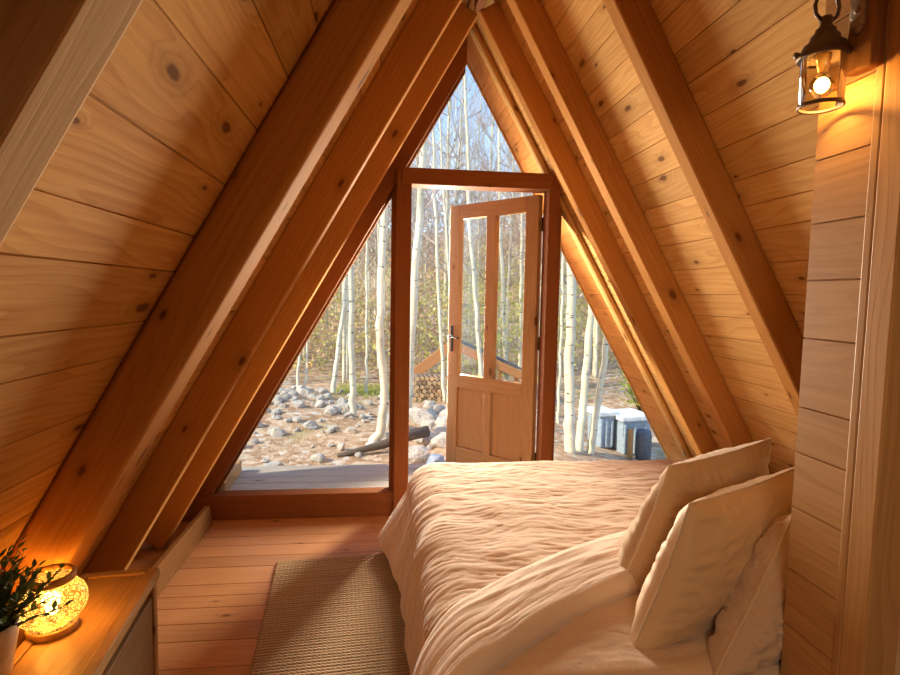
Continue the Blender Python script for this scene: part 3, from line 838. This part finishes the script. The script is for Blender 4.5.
# left window
birch('birch with a curved foot in front of the fallen log', [(-.66,2.20,-.2),(-.545,2.24,-.02),(-.50,2.26,.35),(-.56,2.26,1.0),(-.545,2.3,1.8),(-.5,2.4,3.4),(-.42,2.5,7)], [.062,.050,.044,.042,.040,.032,.005], 26, 3, 2.2)
line_birch('straight birch rising behind the white boulder in the left window', (-.90,3.35,-.15), (-.93,3.3,1.65), .040, 5, nb=24, zlo=2.0)
line_birch('leaning birch between the stone heap and the straight birch', (-1.28,4.8,.0), (-1.13,5.0,1.5), .036, 6, nb=24, zlo=1.6)
line_birch('slim birch of a pair above the stone heap, outer stem', (-1.80,4.7,.0), (-1.72,4.8,1.4), .020, 7, nb=16, zlo=1.5, top=5)
line_birch('slim birch of a pair above the stone heap, inner stem', (-1.70,4.75,.0), (-1.60,4.8,1.4), .018, 8, nb=16, zlo=1.5, top=5)
line_birch('thin birch on the mossy strip right of the straight birch', (-.79,5.0,-.05), (-.80,5.0,1.8), .022, 9, nb=18, zlo=1.5, top=6)
# door opening and panes
line_birch('stout birch just right of the left door post, reaching into the peak', (-.141,3.5,1.382), (-.042,3.5,3.4), .050, 11, nb=34, top=8, zlo=2.3)
line_birch('birch standing in front of the woodpile end', (.382,4.45,-.13), (.187,4.5,2.9), .026, 12, nb=26, top=7, zlo=1.8)
line_birch('thin birch beside the door handle', (.62,5.0,.5), (.37,5.0,2.9), .022, 13, nb=22, top=7, zlo=1.8)
line_birch('birch seen in the left door pane', (1.002,4.9,.269), (.791,5.0,2.554), .036, 14, nb=26, top=8, zlo=1.8)
line_birch('birch seen in the right door pane', (1.652,6,.041), (1.473,6,2.7), .038, 15, nb=26, top=8, zlo=1.8)
line_birch('pale birch against the hinge side of the right door pane', (2.159,7,-.1), (2.114,7,2.845), .034, 16, nb=26, top=8, zlo=1.8)
# right window
line_birch('thick upright birch next to the door frame in the right window', (1.47,2.0,-.234), (1.421,2.0,1.425), .056, 17, nb=26, top=8, zlo=1.6)
line_birch('middle birch of the right window, leaning slightly right', (1.65,2.2,-.30), (1.74,2.2,1.43), .044, 18, nb=22, top=8, zlo=1.9)
line_birch('slanting birch in front of the tall bin in the right window', (1.785,2.2,-.30), (1.92,2.2,.88), .040, 19, nb=22, top=8, zlo=1.5)
line_birch('thin birch hugging the door frame in the right window', (1.86,3.6,-.5), (1.86,3.6,1.75), .022, 20, nb=20, top=7, zlo=1.5)
# middle and far woods: copies of a few grown trees
protos = []
for k in range(6):
    rnd = random.Random(100+k); H = rnd.uniform(7, 10); lx = rnd.uniform(-.5,.5)
    pts = [(0,0,-.2), (lx*.15,0,H*.25), (lx*.5,.1,H*.5), (lx*.8,0,H*.8), (lx,0,H)]
    t, b = birch_meshes(pts, [.046,.040,.030,.015,.004], 64, 200+k, H*.22, 1.25, br=.013)
    protos.append((t, b))
pm = []
far_n = 0
def place_far(x, y, k, s, rz, grey=False):
    global far_n
    if len(pm) <= k or pm[k] is None:
        root = empty('birch_tree', (0,0,0)); t, b = protos[k]
        tr_ = t.build('trunk', BARK, root); br_ = b.build('branches', TWIG, root)
        while len(pm) <= k: pm.append(None)
        pm[k] = (root, tr_, br_)
    else:
        r0, t0, b0 = pm[k]
        root = r0.copy(); COL.objects.link(root)
        for c_ in (t0, b0):
            c2 = c_.copy(); COL.objects.link(c2); c2.parent = root
    root.matrix_basis = Matrix.Translation((x, y, terr(x, y))) @ Matrix.Rotation(rz, 4, 'Z') @ Matrix.Scale(s, 4)
    tag(root, 'slim pale birch standing in the woods up the hill behind the front trees', 'tree', 'birches up the hill')
    far_n += 1
rf_ = random.Random(31)
for k in range(150):
    y = 6.3 + 27*(k/150)**1.3 + rf_.uniform(-.5,.5)
    half = .62*(y+3.6)
    x = -.48 + (y+3.6)*.1 + rf_.uniform(-half*.78, half*.72)
    place_far(x, y, k % 6, rf_.uniform(.6, 1.15), rf_.uniform(0, 6.28))

# undergrowth: loose leaves nobody could count
def undergrowth(name, label, mat, n, box, seed, size, clump=6.0, top=1.4):
    rnd = random.Random(seed); mb = MB(); c = 0
    (x0, x1), (y0, y1) = box
    while c < n:
        y = y0 + (y1-y0)*rnd.random(); wx = .62*(y+3.6); x = -.48 + .1*(y+3.6) + rnd.uniform(-wx*.85, wx*.8)
        dens = noise.noise((x*.5*3/clump, y*.5*3/clump, seed))
        if dens < rnd.uniform(-.25,.25): continue
        h = top*(.4+.6*max(0, dens+.3))*(1+.03*y)
        for q in range(10):
            p = V((x+rnd.gauss(0,.16), y+rnd.gauss(0,.16), terr(x, y) + h*rnd.random()**1.1))
            s = size*rnd.uniform(.6,1.4)*(1+.03*y)
            a = V((rnd.uniform(-1,1), rnd.uniform(-1,1), rnd.uniform(-1,1))).normalized()*s; b = a.cross(V((rnd.uniform(-1,1), rnd.uniform(-1,1), rnd.uniform(-1,1)))).normalized()*s*.6
            mb.add([p-a, p+b, p+a, p-b], [(0,1,2,3)], rnd.random()); c += 1
    o = mb.build(name, mat); tag(o, label, 'undergrowth', kind='stuff'); return o
undergrowth('undergrowth', 'yellow-green budding thicket among the birches', leafmat('bud_leaf', (.55,.50,.14), (.72,.66,.27), .7, .5), 26000, ((0,0),(5.5,26)), 3, .035, 6, 2.2)
undergrowth('dry_undergrowth', 'rust-brown dry brush on the hillside', leafmat('dry_leaf', (.55,.34,.18), (.70,.54,.36), .8, .45), 30000, ((0,0),(7,42)), 8, .05, 9, 3.0)
# moss strip
m = MB(); rnd = random.Random(5)
for k in range(5000):
    x = rnd.uniform(-1.3, 1.6); y = 5.3 + rnd.gauss(0, .35) ; p = V((x, y, terr(x, y)+.015)); L = rnd.uniform(.03,.07); a = rnd.uniform(0,6.28)
    d = V((math.cos(a), math.sin(a), 1.2)).normalized()*L; s = V((-math.sin(a), math.cos(a), 0))*.008
    m.add([p-s, p+s, p+d], [(0,1,2)], rnd.random())
tag(m.build('grass', leafmat('moss', (.28,.32,.06), (.45,.46,.12), .8, .4)), 'short yellow-green grass strip before the trees', 'grass', kind='stuff')

# rocks
m, nt, bs, out = nmat('limestone'); g = N(nt); ROCKM = m
tc = g.n('TexCoord').outputs['Object']; oi = g.n('ObjectInfo').outputs['Random']
n1 = g.noise(tc, 9, 5, .65)
c = g.ramp(n1, [(.32, (.24,.21,.17)), (.48, (.48,.43,.36)), (.66, (.72,.67,.58))])
c = g.mix(g.math('MULTIPLY', oi, .35), c, (.45,.36,.26))
g.l(c, bs.inputs['Base Color']); bs.inputs['Roughness'].default_value = .95; g.bump(n1, .7, .03, bs)
ROCKB = plain('blue_grey_stone', (.26,.31,.39), .8)
def rockmesh(seed, cuts=9):
    rnd = random.Random(seed); bm = bmesh.new(); bmesh.ops.create_icosphere(bm, subdivisions=3, radius=1)
    pl = []
    for k in range(cuts):
        n_ = V((rnd.gauss(0,1), rnd.gauss(0,1), rnd.gauss(0,1))).normalized(); pl.append((n_, rnd.uniform(.55,.85)))
    for v in bm.verts:
        for n_, d in pl:
            e = v.co.dot(n_) - d
            if e > 0: v.co -= n_*e*.92
        v.co += v.co.normalized()*.10*noise.noise(v.co*2.2 + V((seed,0,0)))
    me = bpy.data.meshes.new('rock'); bm.to_mesh(me); bm.free(); me.materials.append(ROCKM)
    for p in me.polygons: p.use_smooth = False
    return me
RM = [rockmesh(k) for k in range(8)]
def rock(x, y, s, label='pale stone scattered on the leaf litter beyond the deck', group='scattered pale stones', k=None, flat=.7, rise=.25, mat=None):
    me = RM[R.randrange(8) if k is None else k]
    if mat: me = me.copy(); me.materials.clear(); me.materials.append(mat)
    o = bpy.data.objects.new('rock', me); COL.objects.link(o)
    o.location = (x, y, terr(x, y) + s*flat*rise); o.rotation_euler = (R.uniform(-.3,.3), R.uniform(-.3,.3), R.uniform(0,6.28)); o.scale = (s, s*R.uniform(.7,1), s*flat)
    tag(o, label, 'rock', group); return o
rr = random.Random(12)
for k in range(90):   # heap at left
    rock(-1.72+rr.gauss(0,.48), 3.6+rr.gauss(0,.7), rr.uniform(.035,.11), 'grey-white stone of the heap in the left window', 'heap of stones')
for k in range(60):
    x = rr.uniform(-2.2,.2); y = rr.uniform(1.3, 5.5); rock(x, y, rr.uniform(.02,.06))
for k in range(34):
    rock(rr.uniform(-.15,.75), rr.uniform(2.1,4.2), rr.uniform(.05,.14), 'white stone of the spill below the woodpile', 'stones below the woodpile')
rock(-.44, 2.85, .15, 'large white boulder beside the curved birch', 'boulders', 2, .8, .5)
rock(-1.52, 1.50, .10, 'flat white stone nearest the deck at the left', 'boulders', 3, .35, .5)
rock(-1.12, 1.62, .085, 'rounded white stone near the middle of the deck edge', 'boulders', 4, .7, .5)
rock(-.58, 2.12, .07, 'white stone at the foot of the curved birch', 'boulders', 5, .6, .5)
rock(-.93, 1.98, .06, 'upright white stone between deck and stone heap', 'boulders', 6, .9, .5)
rock(-.20, 1.55, .17, 'big white rock just outside the door opening', 'boulders', 1, .6, .5)
rock(-.03, 1.42, .13, 'blue-grey rock just outside the door opening', 'boulders', 0, .6, .5, ROCKB)
rock(.10, 2.0, .15, 'white rock behind the blue-grey rock', 'boulders', 7, .6, .5)
rock(-.05, 3.2, .20, 'large white rock below the left end of the woodpile', 'boulders', 3, .65, .5)
rock(.28, 2.9, .19, 'large white rock below the right end of the woodpile', 'boulders', 5, .7, .5)

# fallen log
m = MB(); m.tube([(-.95,1.72,-.12), (-.72,1.78,-.085), (-.5,1.86,-.05), (-.3,1.95,.0), (-.05,2.05,.03)], [.02,.032,.045,.055,.06], 10)
tag(m.build('fallen_log', plain('dark_bark', (.085,.065,.05), .95)), 'dark fallen log lying slanted behind the deck', 'log')

# wood shelter and firewood
ws = empty('wood_shelter', (.7, 5.0, -.1)); tag(ws, 'low gabled wood shelter with orange boards beyond the door', 'shelter')
wsm = world_of(ws).inverted()
pk, lf_, rt_ = V((.56,5.0,.70)), V((-.16,5.0,.15)), V((1.78,5.0,.17))
SHOR = wood('shelter_board', (.50,.24,.10), (.32,.13,.05), .7, .1, .2)
ROOFG = plain('grey_roofing', (.10,.10,.105), .9)
for a, b, w_ in ((lf_, pk, .16), (pk, rt_, .13)):
    wbox('fascia_board', SHOR, a + V((0,0,-.03)), b-a, V((0,0,1)), (b-a).length, w_, .03, ws, .003)
    m = MB(); d = V((0,.3 if a is lf_ else 1.3,0)); up_ = V((0,.03,-.03 if a is lf_ else .05))
    vs = [a+up_, b+up_, b+d+up_, a+d+up_]; vs = [wsm @ v for v in vs] + [wsm @ (v+V((0,0,.03))) for v in vs]
    m.add(vs, [(0,3,2,1),(4,5,6,7),(0,1,5,4),(1,2,6,5),(2,3,7,6),(3,0,4,7)]); m.build('roof_panel', ROOFG, ws)
for xx, yv, zt in ((-.05,5.08,.18), (1.62,5.08,.2), (-.05,6.4,.18), (1.62,6.4,.2), (.56,6.4,.6)):
    wbox('post', SHOR, (xx, yv, terr(xx, yv)-.05), (0,0,1), (1,0,0), zt-terr(xx, yv)+.05, .06, .06, ws, .003)
wbox('rail', GREYW, (-.10, 4.90, .19), (1,0,.0), (0,1,0), .75, .03, .03, ws, .004)
CUT = plain('cut_wood', (.50,.34,.18), .9); LOGB = plain('log_bark', (.20,.14,.095), .95)
def log_mesh(r, seed):
    rnd = random.Random(seed); mb = MB(); n = 10; ra = [r*rnd.uniform(.82,1.1) for _ in range(n)]
    A = [(ra[k]*math.cos(2*PI*k/n), 0, ra[k]*math.sin(2*PI*k/n)) for k in range(n)]; B = [(x, .34, z) for x, _, z in A]
    mb.add(A+B, [(k, n+k, n+(k+1) % n, (k+1) % n) for k in range(n)], 0, 0)
    mb.add(A, [tuple(range(n))], 0, 1); mb.add(B, [tuple(range(n-1,-1,-1))], 0, 1); return mb
first = [None]*4; zb = terr(.25, 4.7)
rl = random.Random(2)
for row in range(6):
    for k in range(9):
        x = -.06 + k*.075 + (.037 if row % 2 else 0); z = zb + .03 + row*.062
        if x > .62 - row*.03: continue
        s = rl.randrange(4); y = 4.62 + rl.uniform(-.03,.03)
        if first[s] is None: first[s] = log_mesh(.036, 50+s).build('firewood_log', [LOGB, CUT]); o = first[s]
        else: o = first[s].copy(); COL.objects.link(o)
        o.location = (x, y, z); o.rotation_euler = (0, rl.uniform(0,6.28), rl.uniform(-.04,.04))
        tag(o, 'cut firewood log stacked in the woodpile beside the shelter', 'log', 'firewood in the woodpile')

# grey-blue containers seen in the right window
CRATE = plain('blue_grey_plastic', (.30,.37,.43), .6); PALE = plain('pale_lid', (.66,.68,.68), .6); DARKB = plain('dark_slate', (.07,.09,.12), .6)
def crate(loc, w, d, h, label):
    r = empty('storage_bin', loc, .15); tag(r, label, 'bin')
    m = MB(); t = .02
    m.add([(-w/2*.92,-d/2*.92,0),(w/2*.92,-d/2*.92,0),(w/2*.92,d/2*.92,0),(-w/2*.92,d/2*.92,0),(-w/2,-d/2,h),(w/2,-d/2,h),(w/2,d/2,h),(-w/2,d/2,h)],
          [(0,3,2,1),(4,5,6,7),(0,1,5,4),(1,2,6,5),(2,3,7,6),(3,0,4,7)])
    for k in range(3): m.box((-w/2*.9+k*w*.36, -d/2-.012, h*.06), (-w/2*.9+k*w*.36+.03, -d/2*.9, h*.9))
    m.build('body', CRATE, r, None, .01)
    m = MB(); m.box((-w/2-.03, -d/2-.03, h), (w/2+.03, d/2+.03, h+.06)); m.build('lid', PALE, r, None, .012)
    return r
def bin_h(x, y, top): return top - .06 - terr(x, y)
crate((2.13,2.78,terr(2.13,2.78)), .20, .3, bin_h(2.13,2.78,.10), 'tall blue-grey bin behind the leaning birches')
crate((2.46,2.75,terr(2.46,2.75)), .38, .4, bin_h(2.46,2.75,.06), 'blue-grey bin with a pale lid at the right of the window')
m = MB(); m.lathe([(0,0),(.075,0),(.09,.08),(.09,.30),(.075,.36),(0,.36)], 20)
tag(m.build('barrel', DARKB, None, Matrix.Translation((2.51,2.41,terr(2.51,2.41)))), 'dark slate barrel in front of the pale-lidded bin', 'barrel')
b_ = wbox('wooden_stake', NIGHTW, (2.34,2.40,terr(2.34,2.40)-.05), (0,0,1), (1,0,0), .40, .055, .04, None, .004); tag(b_, 'short pale wooden stake beside the dark barrel', 'stake')
bush = empty('leafy_bush', (3.55, 4.6, terr(3.55,4.6))); tag(bush, 'bright yellow-green bush behind the pale-lidded bin', 'bush')
sm_ = MB(); lm_ = MB(); rb = random.Random(77)
for k in range(26):
    az = rb.uniform(0, 6.28); tip = V((math.cos(az)*rb.uniform(.1,.5), math.sin(az)*rb.uniform(.1,.5), rb.uniform(.35,.85)))
    sm_.tube([(0,0,-.03), tip*.5 + V((0,0,.06)), tip], [.008,.005,.002], 5)
    for q in range(34):
        p = tip*rb.uniform(.35,1.05) + V((rb.gauss(0,.06), rb.gauss(0,.06), rb.gauss(0,.06)))
        leaf(lm_, p, V((rb.uniform(-1,1), rb.uniform(-1,1), rb.uniform(-.4,1))), V((0,0,1)), rb.uniform(.05,.085), rb.uniform(.025,.04), rb.random())
sm_.build('stems', STEM, bush); lm_.build('foliage', leafmat('bush_leaf', (.42,.50,.06), (.62,.66,.14), .6, .45), bush)

# ------------------------------------------------------------------ sky and light
w = bpy.data.worlds.new('sky'); scene.world = w; w.use_nodes = True; nt = w.node_tree; nt.nodes.clear(); g = N(nt)
out = nt.nodes.new('ShaderNodeOutputWorld'); bg = nt.nodes.new('ShaderNodeBackground')
tc = g.n('TexCoord').outputs['Generated']; sx = g.n('SeparateXYZ'); g.l(tc, sx.inputs[0])
el = g.smooth(sx.outputs[2], 0.0, .55)
c = g.mix(el, (.62,.78,.95), (.16,.40,.86))
cl = g.noise(g.vmath('MULTIPLY', tc, (2.2, 2.2, 5)), 1.3, 5, .55)
c = g.mix(g.smooth(cl, .50, .72), c, (.96,.97,1.0))
g.l(c, bg.inputs[0]); bg.inputs[1].default_value = 1.4; g.l(bg.outputs[0], out.inputs[0])
sun = light('sun', 'SUN', (0,0,20), 5.8, (1,.89,.70)); sun.data.angle = math.radians(3)
sd = V((.90, .30, -.62))      # light travels over the roof into the clearing
sun.rotation_euler = sd.to_track_quat('-Z', 'Y').to_euler()
for nm, z_, sx_, sy_, e_ in (('daylight_through_lower_panes', .90, 1.75, .90, 92), ('daylight_through_upper_panes', 1.74, .76, .74, 66)):
    win = light(nm, 'AREA', (0, .74, z_), e_, (1,.88,.70), shape='RECTANGLE', size=sx_, size_y=sy_, spread=math.radians(130))
    win.rotation_euler = V((0,-1,0)).to_track_quat('-Z', 'Z').to_euler()
spot = light('added_fill_spot', 'SPOT', (-.55, -4.3, 1.55), 36, (1,.80,.55), shadow_soft_size=.3, spot_size=math.radians(66), spot_blend=.7)  # unseen fill spot added behind the viewer to lift bed and pillows, no fixture
spot.rotation_euler = (V((.45,-1.5,.55)) - spot.location).to_track_quat('-Z', 'Y').to_euler()

vs = scene.view_settings
vs.view_transform = 'Standard'; vs.look = 'None'; vs.exposure = 0.40; vs.gamma = 1.0
try: vs.use_curve_mapping = False
except Exception: pass
scene.cycles.max_bounces = 10; scene.cycles.diffuse_bounces = 6; scene.cycles.transparent_max_bounces = 16
scene.cycles.sample_clamp_indirect = 6
scene.cycles.use_denoising = True
